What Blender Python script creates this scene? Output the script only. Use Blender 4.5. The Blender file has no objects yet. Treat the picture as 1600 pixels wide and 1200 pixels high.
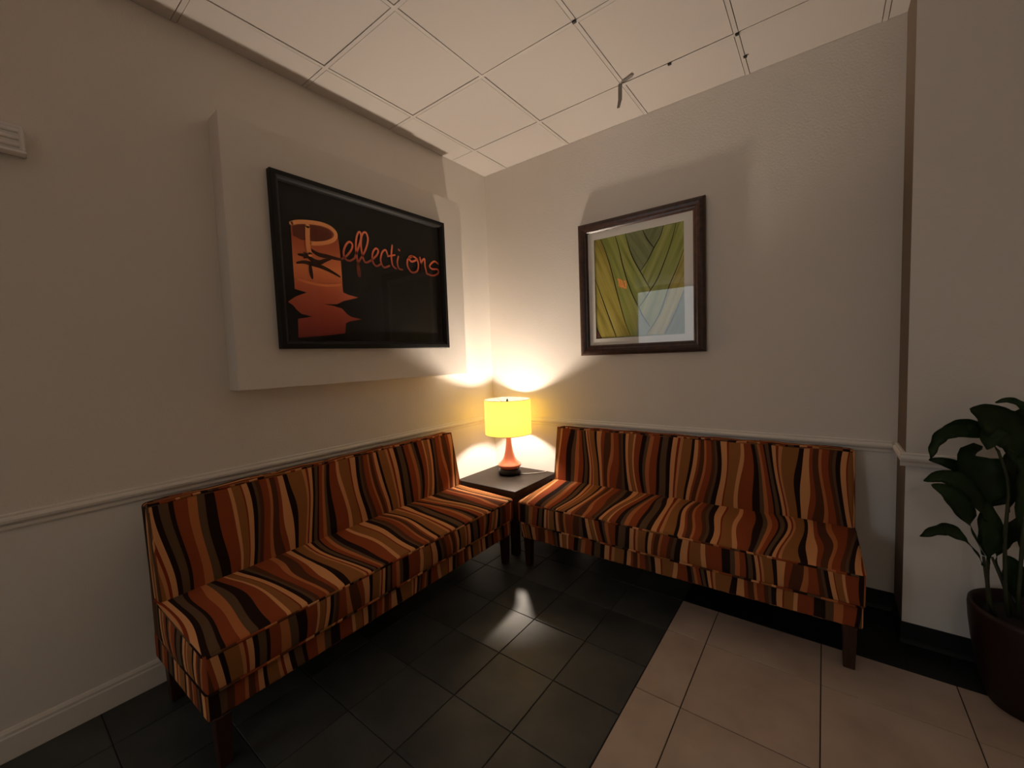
import bpy, bmesh, math, random
from mathutils import Vector, Matrix
from mathutils.geometry import tessellate_polygon
random.seed(7)
C = bpy.context.scene
COL = C.collection

# ------------------------------------------------------------------ camera
cd = bpy.data.cameras.new('camera'); cam = bpy.data.objects.new('camera', cd); COL.objects.link(cam)
YAW, PITCH, ROLL, FPX = -0.6497556, -0.0643738, -0.0367449, 643.15
fw = Vector((math.sin(YAW)*math.cos(PITCH), math.cos(YAW)*math.cos(PITCH), math.sin(PITCH)))
rt = Vector((math.cos(YAW), -math.sin(YAW), 0)); up = rt.cross(fw)
rt, up = math.cos(ROLL)*rt + math.sin(ROLL)*up, -math.sin(ROLL)*rt + math.cos(ROLL)*up
m = Matrix((rt, up, -fw)).transposed().to_4x4(); m.translation = Vector((2.4546, -2.9324, 1.4501))
cam.matrix_world = m
cd.sensor_fit = 'HORIZONTAL'; cd.sensor_width = 36; cd.lens = 36*FPX/1600; cd.clip_start = 0.02
C.camera = cam

# ------------------------------------------------------------------ world, light, exposure
w = bpy.data.worlds.new('world'); C.world = w; w.use_nodes = True
w.node_tree.nodes['Background'].inputs[0].default_value = (0.86, 0.95, 1.0, 1)
w.node_tree.nodes['Background'].inputs[1].default_value = 3.4
C.view_settings.view_transform = 'Standard'; C.view_settings.look = 'None'
C.view_settings.gamma = 1; C.view_settings.use_curve_mapping = False
C.view_settings.exposure = 0.08
try:
    C.cycles.use_denoising = True; C.cycles.max_bounces = 10; C.cycles.diffuse_bounces = 6
    C.cycles.transparent_max_bounces = 12; C.cycles.sample_clamp_indirect = 8
except Exception: pass
LAMP = Vector((0.36, -0.25, 0.4805))          # where the lamp stands on the table
ld = bpy.data.lights.new('bulb_light', 'POINT'); lo = bpy.data.objects.new('bulb_light', ld); COL.objects.link(lo)
lo.location = LAMP + Vector((0, 0, 0.98 - 0.48)); ld.energy = 158; ld.color = (1.0, 0.835, 0.68); ld.shadow_soft_size = 0.034
# falloff softened close to the bulb, unlike a real one's: near surfaces are not burnt out
ld.use_nodes = True; lt = ld.node_tree; le_ = lt.nodes['Emission']; lf_ = lt.nodes.new('ShaderNodeLightFalloff')
lf_.inputs['Strength'].default_value = 1.0; lf_.inputs['Smooth'].default_value = 1.1; lt.links.new(lf_.outputs['Quadratic'], le_.inputs['Strength'])
# portal: guides sampling of daylight through the window behind the camera
pd = bpy.data.lights.new('window_portal', 'AREA'); po = bpy.data.objects.new('window_portal', pd); COL.objects.link(po)
pd.shape = 'RECTANGLE'; pd.size = 1.36; pd.size_y = 1.70
po.location = (-.67, -7.57, 2.13); po.rotation_euler = (math.pi/2, 0, 0)
try: pd.cycles.is_portal = True
except Exception: pass

# ------------------------------------------------------------------ materials
def mat(name, col=(.5,.5,.5), rough=.6, metal=0, spec=.5, **kw):
    ma = bpy.data.materials.new(name); ma.use_nodes = True
    b = ma.node_tree.nodes['Principled BSDF']
    b.inputs['Base Color'].default_value = (*col, 1); b.inputs['Roughness'].default_value = rough
    b.inputs['Metallic'].default_value = metal; b.inputs['Specular IOR Level'].default_value = spec
    for k, v in kw.items(): b.inputs[k.replace('_', ' ')].default_value = v
    return ma
def N(ma, t, **kw):
    n = ma.node_tree.nodes.new(t)
    for k, v in kw.items(): setattr(n, k, v)
    return n
def L(ma, a, b): ma.node_tree.links.new(a, b)
def bsdf(ma): return ma.node_tree.nodes['Principled BSDF']
def coords(ma, kind='Object', scale=(1,1,1)):
    t = N(ma, 'ShaderNodeTexCoord'); mp = N(ma, 'ShaderNodeMapping'); mp.inputs['Scale'].default_value = scale
    L(ma, t.outputs[kind], mp.inputs[0]); return mp.outputs[0]
def add_bump(ma, scale, strength, dist=.002, detail=3, vec=None):
    n = N(ma, 'ShaderNodeTexNoise'); n.inputs['Scale'].default_value = scale; n.inputs['Detail'].default_value = detail
    L(ma, vec if vec is not None else coords(ma), n.inputs['Vector'])
    bp = N(ma, 'ShaderNodeBump'); bp.inputs['Strength'].default_value = strength; bp.inputs['Distance'].default_value = dist
    L(ma, n.outputs['Fac'], bp.inputs['Height']); L(ma, bp.outputs[0], bsdf(ma).inputs['Normal']); return n
def add_vary(ma, c1, c2, scale, detail=4, lo=.35, hi=.65, vec=None, rnd=False):
    n = N(ma, 'ShaderNodeTexNoise'); n.inputs['Scale'].default_value = scale; n.inputs['Detail'].default_value = detail
    v = vec if vec is not None else coords(ma)
    if rnd:
        oi = N(ma, 'ShaderNodeObjectInfo'); ad = N(ma, 'ShaderNodeVectorMath', operation='MULTIPLY_ADD')
        ad.inputs[1].default_value = (1,1,1); L(ma, v, ad.inputs[0])
        sc = N(ma, 'ShaderNodeMath', operation='MULTIPLY'); sc.inputs[1].default_value = 37
        L(ma, oi.outputs['Random'], sc.inputs[0]); L(ma, sc.outputs[0], ad.inputs[2]); v = ad.outputs[0]
    L(ma, v, n.inputs['Vector'])
    r = N(ma, 'ShaderNodeValToRGB'); r.color_ramp.elements[0].position = lo; r.color_ramp.elements[1].position = hi
    r.color_ramp.elements[0].color = (*c1,1); r.color_ramp.elements[1].color = (*c2,1)
    L(ma, n.outputs['Fac'], r.inputs[0]); L(ma, r.outputs[0], bsdf(ma).inputs['Base Color']); return r, n

M = {}
M['wall'] = mat('wall_paint', (.77,.72,.655), .65, spec=.25); add_bump(M['wall'], 95, .28, .004, 2)
M['wall_low'] = mat('wall_paint_low', (.79,.755,.705), .65, spec=.25); add_bump(M['wall_low'], 95, .22, .004, 2)
M['trim'] = mat('trim_paint', (.76,.72,.66), .45, spec=.35)
M['cove'] = mat('black_rubber_base', (.008,.008,.009), .6, spec=.3)
M['tile_c'] = mat('ceiling_tile', (.60,.555,.515), .9, spec=.1); add_bump(M['tile_c'], 160, .25, .002, 4)
M['grid'] = mat('grid_metal', (.585,.54,.50), .5, spec=.3)
M['void'] = mat('ceiling_void', (.05,.045,.04), .9, spec=.1)
M['grout'] = mat('grout', (.035,.03,.027), .9, spec=.1)
M['slate'] = mat('dark_slate_tile', (.03,.033,.032), .42, spec=.35)
add_vary(M['slate'], (.022,.026,.026), (.070,.072,.066), 3.2, 5, .3, .75, rnd=True); add_bump(M['slate'], 14, .12, .004, 5)
M['beige'] = mat('beige_floor_tile', (.3,.22,.17), .42, spec=.4)
add_vary(M['beige'], (.40,.31,.25), (.56,.45,.37), 4.5, 6, .3, .75, rnd=True); add_bump(M['beige'], 18, .08, .003, 4)
M['black_tile'] = mat('black_border_tile', (.008,.008,.009), .45, spec=.3)
M['leg'] = mat('dark_reddish_wood', (.05,.016,.008), .4)
add_vary(M['leg'], (.022,.007,.004), (.048,.015,.007), 7, 4, vec=coords(M['leg'], 'Object', (14,14,1)))
M['table'] = mat('espresso_wood', (.03,.018,.012), .5, spec=.18)
add_vary(M['table'], (.016,.010,.007), (.030,.019,.012), 6, 5, vec=coords(M['table'], 'Object', (1,18,18)))
M['coral'] = mat('coral_glaze', (.95,.27,.14), .18, spec=.5, Coat_Weight=.4)
M['base_black'] = mat('black_lamp_foot', (.012,.009,.008), .4)
M['brass'] = mat('brushed_metal', (.45,.40,.32), .35, 1)
M['cord'] = mat('white_cord', (.7,.68,.62), .5)
M['frame_black'] = mat('black_frame', (.010,.009,.008), .5, spec=.2)
M['frame_brown'] = mat('mahogany_frame', (.04,.017,.010), .3, spec=.5)
add_vary(M['frame_brown'], (.028,.012,.008), (.06,.024,.013), 5, 4, vec=coords(M['frame_brown'], 'Object', (6,6,6)))
M['mat_board'] = mat('mat_board', (.90,.875,.82), .85, spec=.15)
M['print_black'] = mat('print_black', (.010,.007,.005), .6, spec=.2)
M['dark_ink'] = mat('print_dark_brown', (.045,.014,.007), .6, spec=.2)
M['pot'] = mat('oxblood_pot', (.018,.006,.005), .5, spec=.3)
M['soil'] = mat('soil', (.012,.009,.007), .95)
M['leaf'] = mat('leaf_green', (.03,.07,.018), .42, spec=.45)
add_vary(M['leaf'], (.016,.040,.010), (.040,.080,.022), 6, 3)
M['stalk'] = mat('stalk_green', (.03,.036,.014), .55)
M['clip'] = mat('grey_metal_clip', (.40,.37,.34), .5, .1)
M['clip_dark'] = mat('dark_clip', (.02,.018,.016), .6)
M['white_plastic'] = mat('white_plastic', (.6,.58,.55), .4)
M['alu'] = mat('window_aluminium', (.35,.35,.35), .4, .5)

def glass(name, tint=(1,1,1), both=1.8):      # both surfaces of the sheet are reckoned on its front face
    ma = bpy.data.materials.new(name); ma.use_nodes = True; nt = ma.node_tree; nt.nodes.remove(bsdf(ma))
    out = nt.nodes['Material Output']; tr = N(ma,'ShaderNodeBsdfTransparent'); tr.inputs[0].default_value = (*tint,1)
    gl = N(ma,'ShaderNodeBsdfGlossy'); gl.inputs['Roughness'].default_value = .004
    fr = N(ma,'ShaderNodeFresnel'); fr.inputs[0].default_value = 1.5; mx = N(ma,'ShaderNodeMixShader')
    ge = N(ma,'ShaderNodeNewGeometry'); k1 = N(ma,'ShaderNodeMath', operation='MULTIPLY_ADD'); k1.inputs[1].default_value = -both; k1.inputs[2].default_value = both
    L(ma, ge.outputs['Backfacing'], k1.inputs[0]); k2 = N(ma,'ShaderNodeMath', operation='MULTIPLY', use_clamp=True); L(ma, fr.outputs[0], k2.inputs[0]); L(ma, k1.outputs[0], k2.inputs[1])
    L(ma, k2.outputs[0], mx.inputs[0]); L(ma, tr.outputs[0], mx.inputs[1]); L(ma, gl.outputs[0], mx.inputs[2]); L(ma, mx.outputs[0], out.inputs[0])
    return ma
M['glass'] = glass('clear_glass', (.985,.985,.98), 1.3); M['acrylic'] = glass('low_glare_acrylic', (.985,.985,.98), .38)

def shade_mat():
    ma = bpy.data.materials.new('lamp_shade_fabric'); ma.use_nodes = True; nt = ma.node_tree; nt.nodes.remove(bsdf(ma))
    out = nt.nodes['Material Output']
    d = N(ma,'ShaderNodeBsdfDiffuse'); d.inputs[0].default_value = (.84,.78,.62,1)
    t = N(ma,'ShaderNodeBsdfTranslucent'); t.inputs[0].default_value = (1.0, 0.72, 0.115, 1)
    mx = N(ma,'ShaderNodeMixShader'); mx.inputs[0].default_value = .5
    L(ma, d.outputs[0], mx.inputs[1]); L(ma, t.outputs[0], mx.inputs[2]); L(ma, mx.outputs[0], out.inputs[0])
    return ma
M['shade'] = shade_mat()

def emit(name, col, s):
    ma = bpy.data.materials.new(name); ma.use_nodes = True; nt = ma.node_tree; nt.nodes.remove(bsdf(ma))
    e = N(ma,'ShaderNodeEmission'); e.inputs[0].default_value = (*col,1); e.inputs[1].default_value = s
    L(ma, e.outputs[0], nt.nodes['Material Output'].inputs[0]); return ma
M['bulb'] = emit('bulb_glow', (1,.86,.6), 6)
_mx = N(M['bulb'],'ShaderNodeMixShader'); _tr = N(M['bulb'],'ShaderNodeBsdfTransparent'); _nt = M['bulb'].node_tree; _mx.inputs[0].default_value = .12
L(M['bulb'], _tr.outputs[0], _mx.inputs[1]); L(M['bulb'], _nt.nodes['Emission'].outputs[0], _mx.inputs[2]); L(M['bulb'], _mx.outputs[0], _nt.nodes['Material Output'].inputs[0])
M['exit_red'] = emit('exit_letters_red', (1,.05,.02), 9)

def lens_mat():
    ma = mat('ribbed_clear_plastic', (.85,.82,.80), .2, spec=.6); b = bsdf(ma)
    b.inputs['Transmission Weight'].default_value = .12; b.inputs['IOR'].default_value = 1.4
    return ma
M['lens'] = lens_mat()

# striped upholstery: wavy bands of colour woven across the width, driven by UVs in metres
TAN=(.80,.36,.145); TAN2=(.66,.27,.10); RUST=(.33,.072,.024); RED=(.29,.042,.014); OCH=(.36,.142,.042)
BLK=(.026,.012,.009); BRN=(.12,.042,.019); OLV=(.145,.080,.042); ORG=(.57,.19,.062)
SEQ=[(TAN,.030),(RED,.010),(OCH,.042),(TAN,.018),(RUST,.052),(BLK,.034),(OLV,.022),(ORG,.024),(RUST,.034),(BLK,.014),(OLV,.030),(BLK,.020),
     (TAN,.026),(RED,.012),(TAN2,.018),(OCH,.060),(BLK,.020),(TAN,.030),(RUST,.018),(BRN,.036),(ORG,.018),(RUST,.046),(BRN,.028),(OLV,.020),(BLK,.030)]
SEQ = [(c, w_*.88) for c, w_ in SEQ]
PER = sum(x[1] for x in SEQ)
def fabric():
    ma = mat('striped_upholstery', (.3,.1,.05), .95, spec=.08)
    tc = N(ma,'ShaderNodeUVMap'); tc.uv_map = 'fab'; sx = N(ma,'ShaderNodeSeparateXYZ'); L(ma, tc.outputs[0], sx.inputs[0])
    def mth(op, a, b=None, c=None):
        n = N(ma,'ShaderNodeMath', operation=op)
        for i, x in enumerate((a,b,c)):
            if x is None: continue
            if isinstance(x,(int,float)): n.inputs[i].default_value = x
            else: L(ma, x, n.inputs[i])
        return n.outputs[0]
    U, V = sx.outputs[0], sx.outputs[1]
    # u' = u + swelling waves whose phase drifts with v
    s1 = mth('SINE', mth('MULTIPLY_ADD', V, 6.5, mth('MULTIPLY', U, 5.7)))
    s2 = mth('SINE', mth('MULTIPLY_ADD', U, 16.5, mth('MULTIPLY_ADD', s1, 1.1, mth('MULTIPLY', V, 2.0))))
    s3 = mth('SINE', mth('MULTIPLY_ADD', V, 15.0, mth('MULTIPLY', U, -8.7)))
    u1 = mth('MULTIPLY_ADD', s2, .024, mth('MULTIPLY_ADD', s1, .020, mth('MULTIPLY_ADD', s3, .004, U)))
    fr = mth('FRACT', mth('DIVIDE', mth('ADD', u1, 10*PER), PER))
    rp = N(ma,'ShaderNodeValToRGB'); cr = rp.color_ramp; cr.interpolation = 'CONSTANT'
    acc = 0
    for i, (c, wd) in enumerate(SEQ):
        if i < 2: e = cr.elements[i]; e.position = acc/PER
        else: e = cr.elements.new(acc/PER)
        e.color = (*c, 1); acc += wd
    L(ma, fr, rp.inputs[0])
    nz = N(ma,'ShaderNodeTexNoise'); nz.inputs['Scale'].default_value = 420; L(ma, tc.outputs[0], nz.inputs['Vector'])
    mixv = N(ma,'ShaderNodeMixRGB', blend_type='MULTIPLY'); mixv.inputs[0].default_value = .35
    L(ma, rp.outputs[0], mixv.inputs[1]); L(ma, nz.outputs['Fac'], mixv.inputs[2])
    br = N(ma,'ShaderNodeBrightContrast'); br.inputs[1].default_value = 0.0
    L(ma, mixv.outputs[0], br.inputs[0]); L(ma, br.outputs[0], bsdf(ma).inputs['Base Color'])
    bp = N(ma,'ShaderNodeBump'); bp.inputs['Strength'].default_value = .35; bp.inputs['Distance'].default_value = .002
    L(ma, nz.outputs['Fac'], bp.inputs['Height']); L(ma, bp.outputs[0], bsdf(ma).inputs['Normal'])
    return ma
M['fabric'] = fabric()

# ------------------------------------------------------------------ mesh helpers
def link(name, me, parent=None, **props):
    o = bpy.data.objects.new(name, me); COL.objects.link(o)
    if parent is not None: o.parent = parent
    for k, v in props.items(): o[k] = v
    return o
def obj(name, bm, ma, parent=None, smooth=False, **props):
    me = bpy.data.meshes.new(name); bm.normal_update(); bm.to_mesh(me); bm.free()
    for x in (ma if isinstance(ma, (list, tuple)) else [ma]): me.materials.append(x)
    if smooth:
        for p in me.polygons: p.use_smooth = True
    return link(name, me, parent, **props)
def thing(name, label, cat, loc=(0,0,0), rz=0, group=None):
    o = link(name, None); o.location = loc; o.rotation_euler = (0,0,rz); o['label'] = label; o['category'] = cat
    if group: o['group'] = group
    o.empty_display_size = .1
    return o
def box(bm, x0, x1, y0, y1, z0, z1, mi=0, bev=0, seg=2):
    r = bmesh.ops.create_cube(bm, size=1, matrix=Matrix.Translation(((x0+x1)/2,(y0+y1)/2,(z0+z1)/2)) @ Matrix.Diagonal((x1-x0,y1-y0,z1-z0,1)))
    vs = r['verts']; fs = set(f for v in vs for f in v.link_faces)
    for f in fs: f.material_index = mi
    if bev:
        es = list(set(e for v in vs for e in v.link_edges))
        bmesh.ops.bevel(bm, geom=es, offset=bev, segments=seg, profile=.6, affect='EDGES')
def boxo(name, b, ma, parent=None, bev=0, smooth=False, **props):
    bm = bmesh.new(); box(bm, *b, bev=bev); return obj(name, bm, ma, parent, smooth, **props)
def prism(bm, poly, place, a, b):
    """extrude the 2-D outline poly from a to b; place(p, q, t) gives the 3-D point"""
    n = len(poly); va = [bm.verts.new(place(p[0], p[1], a)) for p in poly]; vb = [bm.verts.new(place(p[0], p[1], b)) for p in poly]
    for i in range(n): bm.faces.new((va[i], va[(i+1)%n], vb[(i+1)%n], vb[i]))
    bm.faces.new(va[::-1]); bm.faces.new(vb); bmesh.ops.recalc_face_normals(bm, faces=bm.faces[:])
def lathe(bm, prof, n=48, c=(0,0), cap=True):
    rings = []
    for r, z in prof:
        rings.append([bm.verts.new((c[0]+r*math.cos(2*math.pi*i/n), c[1]+r*math.sin(2*math.pi*i/n), z)) for i in range(n)])
    for a, b in zip(rings, rings[1:]):
        for i in range(n): bm.faces.new((a[i], a[(i+1)%n], b[(i+1)%n], b[i]))
    if cap: bm.faces.new(rings[0][::-1]); bm.faces.new(rings[-1])
    bmesh.ops.recalc_face_normals(bm, faces=bm.faces[:])
def smoothpath(pts, n=6):
    P = [Vector(p) for p in pts]
    if len(P) < 3: return P
    out = []
    for i in range(len(P)-1):
        a = P[max(i-1,0)]; b = P[i]; c = P[i+1]; d = P[min(i+2,len(P)-1)]
        for k in range(n):
            t = k/n; out.append(.5*((2*b)+(c-a)*t+(2*a-5*b+4*c-d)*t*t+(3*b-a-3*c+d)*t**3))
    out.append(P[-1]); return out
def tube(bm, pts, r, n=8, r2=None):
    rings = []; up0 = Vector((0,0,1))
    for i, p in enumerate(pts):
        d = (pts[min(i+1,len(pts)-1)] - pts[max(i-1,0)]).normalized()
        s = d.cross(up0)
        if s.length < .05: s = d.cross(Vector((1,0,0)))
        s.normalize(); u = s.cross(d)
        rr = r if r2 is None else r+(r2-r)*i/(len(pts)-1)
        rings.append([bm.verts.new(p + rr*(math.cos(2*math.pi*k/n)*s + math.sin(2*math.pi*k/n)*u)) for k in range(n)])
    for a, b in zip(rings, rings[1:]):
        for k in range(n): bm.faces.new((a[k], a[(k+1)%n], b[(k+1)%n], b[k]))
    bm.faces.new(rings[0][::-1]); bm.faces.new(rings[-1]); bmesh.ops.recalc_face_normals(bm, faces=bm.faces[:])

# ------------------------------------------------------------------ the room shell
H = 3.08; RAIL = .90; COLX, COLY = 2.768, -.28; XR = 3.7; YB = -7.5; YL = -3.7; XA = -1.5
def wall2(name, x0, x1, y0, y1):            # one wall, painted a shade lighter below the chair rail
    bm = bmesh.new(); box(bm, x0, x1, y0, y1, RAIL, H+.12, 0); box(bm, x0, x1, y0, y1, -.02, RAIL, 1)
    return obj(name, bm, [M['wall'], M['wall_low']], kind='structure')
wall2('wall_left', -.12, 0, YL, .12)
wall2('wall_right', 0, XR+.12, 0, .12)
wc = wall2('wall_column', COLX, XR, COLY, 0)
wc.data.materials.append(mat('brown_return', (.17,.125,.09), .7, spec=.2))     # the narrow return of the column gets a darker brown
for p_ in wc.data.polygons:
    if p_.normal.x < -.9 and p_.center.x < COLX+.01: p_.material_index = 2
wall2('wall_return', XA-.12, -.12, YL, YL+.12)
wall2('wall_alcove', XA-.12, XA, YB-.12, YL)
wall2('wall_east', XR, XR+.12, YB-.12, 0)
WX0, WX1, WZ0, WZ1 = -1.39, .05, 1.25, 3.02     # window in the rear wall
bm = bmesh.new()
box(bm, XA, WX0, YB-.12, YB, -.02, H+.12, 0); box(bm, WX1, XR, YB-.12, YB, -.02, H+.12, 0)
box(bm, WX0, WX1, YB-.12, YB, -.02, WZ0, 1); box(bm, WX0, WX1, YB-.12, YB, WZ1, H+.12, 0)
obj('wall_rear', bm, [M['wall'], M['wall_low']], kind='structure')
bm = bmesh.new()
for a in ((WX0, WX0+.04, WZ0, WZ1), (WX1-.04, WX1, WZ0, WZ1), (WX0+.04, WX1-.04, WZ0, WZ0+.04), (WX0+.04, WX1-.04, WZ1-.04, WZ1)):
    box(bm, a[0], a[1], YB-.09, YB-.03, a[2], a[3])
win = obj('window_1', bm, M['alu'], kind='structure')
boxo('pane', (WX0+.04, WX1-.04, YB-.062, YB-.058, WZ0+.04, WZ1-.04), M['glass'], win)
boxo('sill', (WX0-.03, WX1+.03, YB, YB+.05, WZ0-.03, WZ0), M['trim'], win)

# raised panel the dark picture hangs on
PX, PY0, PY1, PZ0, PZ1 = .125, -2.122, -.468, 1.333, 2.688
boxo('trim_1', (0, PX, PY0, PY1, PZ0, PZ1), M['wall'], bev=.003, kind='structure')
# chair rails
RP = [(0,.868),(.007,.868),(.010,.874),(.010,.886),(.014,.892),(.020,.898),(.022,.908),(.018,.916),(.012,.920),(.012,.928),(.008,.932),(0,.932)]
bm = bmesh.new(); prism(bm, RP, lambda d, z, t: (d, t, z), YL, 0); obj('trim_2', bm, M['trim'], kind='structure')
bm = bmesh.new(); prism(bm, RP, lambda d, z, t: (t, -d, z), 0.022, COLX-.022); obj('trim_3', bm, M['trim'], kind='structure')
bm = bmesh.new(); prism(bm, RP, lambda d, z, t: (t, COLY-d, z), COLX-.02, XR); prism(bm, RP, lambda d, z, t: (COLX-d, t, z), COLY, -.022)
obj('trim_4', bm, M['trim'], kind='structure')
# baseboards: white on the left, black rubber cove on the right and the column
BP = [(0,0),(.016,0),(.016,.088),(.012,.094),(.012,.104),(.006,.115),(0,.117)]
bm = bmesh.new(); prism(bm, BP, lambda d, z, t: (d, t, z), YL, 0); obj('baseboard_left', bm, M['trim'], kind='structure')
CP = [(0,0),(.012,0),(.006,.012),(.004,.02),(.004,.100),(0,.102)]
bm = bmesh.new(); prism(bm, CP, lambda d, z, t: (t, -d, z), .016, COLX-.001); obj('baseboard_right', bm, M['cove'], kind='structure')
bm = bmesh.new(); prism(bm, CP, lambda d, z, t: (t, COLY-d, z), COLX-.004, XR); prism(bm, CP, lambda d, z, t: (COLX-d, t, z), COLY, -.001)
obj('baseboard_column', bm, M['cove'], kind='structure')

# floor: grout bed with every tile its own piece
flo = boxo('floor', (XA-.12, XR+.12, YB-.12, .12, -.06, -.004), M['grout'], kind='structure')
TM = {}
def floor_tile(x0, x1, y0, y1, key):
    w_, h_ = x1-x0-.004, y1-y0-.004
    if w_ < .01 or h_ < .01: return
    k = (key, round(w_,3), round(h_,3))
    if k not in TM:
        bm = bmesh.new(); c = .0015
        lo_ = [bm.verts.new((sx*w_/2, sy*h_/2, -.006)) for sx, sy in ((-1,-1),(1,-1),(1,1),(-1,1))]
        mi_ = [bm.verts.new((sx*w_/2, sy*h_/2, -c)) for sx, sy in ((-1,-1),(1,-1),(1,1),(-1,1))]
        hi_ = [bm.verts.new((sx*(w_/2-c), sy*(h_/2-c), 0)) for sx, sy in ((-1,-1),(1,-1),(1,1),(-1,1))]
        for a, b in ((lo_,mi_),(mi_,hi_)):
            for i in range(4): bm.faces.new((a[i], a[(i+1)%4], b[(i+1)%4], b[i]))
        bm.faces.new(hi_); bm.normal_update()
        me = bpy.data.meshes.new('floor_tile'); bm.to_mesh(me); bm.free(); me.materials.append(M[key]); TM[k] = me
    o = link('floor_tile', TM[k], flo); o.location = ((x0+x1)/2, (y0+y1)/2, -.0004 - random.random()*.0006)
    o.rotation_euler = (random.gauss(0,.0012), random.gauss(0,.0012), 0)
BX, BY = 1.812, -.515
xs = [BX-.311*i for i in range(0,12)]; xs = [x for x in xs if x > XA] + [XA]
ys = [-.52-.311*j for j in range(-1,25)]; ys = [0] + [y for y in ys if YB < y < -.05] + [YB]
for xa, xb in zip(xs[1:], xs):
    for ya, yb in zip(ys[1:], ys):
        if xb <= 0.001 and ya > YL + .02: continue
        floor_tile(max(xa, 0 if ya > YL else xa), xb, ya, yb, 'slate')
xs = [BX, 2.0] + [2.0+.457*i for i in range(1,6)]; xs = [x for x in xs if x < XR] + [XR]
ys = [BY, -.822] + [-.822-.457*j for j in range(1,16)]; ys = [y for y in ys if y > YB] + [YB]
for xa, xb in zip(xs, xs[1:]):
    for ya, yb in zip(ys[1:], ys): floor_tile(xa, xb, ya, yb, 'beige')
xs = [BX+.311*i for i in range(0,9)]; xs = [x for x in xs if x < XR] + [XR]
for xa, xb in zip(xs, xs[1:]):
    if xb <= COLX+.001: floor_tile(xa, xb, -.205, 0, 'black_tile'); floor_tile(xa, xb, BY, -.205, 'black_tile')
    elif xa < COLX: floor_tile(xa, COLX, -.205, 0, 'black_tile'); floor_tile(xa, COLX, BY, -.205, 'black_tile'); floor_tile(COLX, xb, BY, COLY, 'black_tile')
    else: floor_tile(xa, xb, BY, COLY, 'black_tile')

# ceiling: dark void, exposed grid and lay-in tiles
cei = boxo('ceiling', (XA-.12, XR+.12, YB-.12, .12, H+.03, H+.12), M['void'], kind='structure')
GX = [.245+.61*i for i in range(-2,7)]; GY = [-.400-.61*j for j in range(0,12)]
BW = .010
def bar(x0, x1, y0, y1): boxo('grid_bar', (x0, x1, y0, y1, H, H+.03), M['grid'], cei)
for x in GX: bar(x-BW, x+BW, YB, 0 if x > 0 else YL)
for y in GY:
    ex = [XA if y < YL else 0] + [x for x in GX if x > (XA if y < YL else 0)] + [XR]
    for a, b in zip(ex, ex[1:]): bar(a+(BW if a in GX else 0), b-(BW if b in GX else 0), y-BW, y+BW)
ex = [XA] + GX + [XR]; ey = [0] + GY + [YB]
CT = {}
for a, b in zip(ex, ex[1:]):
    for t_, c_ in zip(ey, ey[1:]):
        if b <= .3 and c_ > YL: a2 = max(a, 0)
        else: a2 = a
        if b <= 0: 
            if t_ > YL: continue
        if b - a2 < .05: continue
        g = BW+.0035
        x0 = a2+(g if a2 in GX else .002); x1 = b-(g if b in GX else .002); y0 = c_+(g if c_ in GY else .002); y1 = t_-(g if t_ in GY else .002)
        k = (round(x1-x0,3), round(y1-y0,3))
        if k not in CT:
            bm = bmesh.new(); box(bm, -k[0]/2, k[0]/2, -k[1]/2, k[1]/2, 0, .014)
            me = bpy.data.meshes.new('ceiling_tile'); bm.to_mesh(me); bm.free(); me.materials.append(M['tile_c']); CT[k] = me
        o = link('ceiling_tile', CT[k], cei); o.location = ((x0+x1)/2, (y0+y1)/2, H + .001 + random.random()*.002)
        o.rotation_euler = (random.gauss(0,.002), random.gauss(0,.002), 0)
for x, y in ((1.464,-1.019),(1.74,-.407),(2.080,-.404),(2.088,-.19)):
    boxo('clip', (x-.009, x+.009, y-.007, y+.007, H-.008, H), M['clip_dark'], cei, label='small dark metal clip')

# added fill light at the ceiling behind the camera, raises the ambient light
M['fill_diffuser'] = emit('fill_light_glow', (1,.87,.74), 6.2)
cl = thing('fill_light', 'added rectangular fill light at the ceiling behind the camera', 'light', (2.990, -5.585, H-.001))
bm = bmesh.new()
for b_ in ((-.28,.28,-.58,-.56),(-.28,.28,.56,.58),(-.28,-.26,-.56,.56),(.26,.28,-.56,.56)): box(bm, *b_, -.018, 0)
obj('fill_frame', bm, M['grid'], cl)
boxo('fill_diffuser', (-.258,.258,-.558,.558,-.012,-.004), M['fill_diffuser'], cl)

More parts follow.
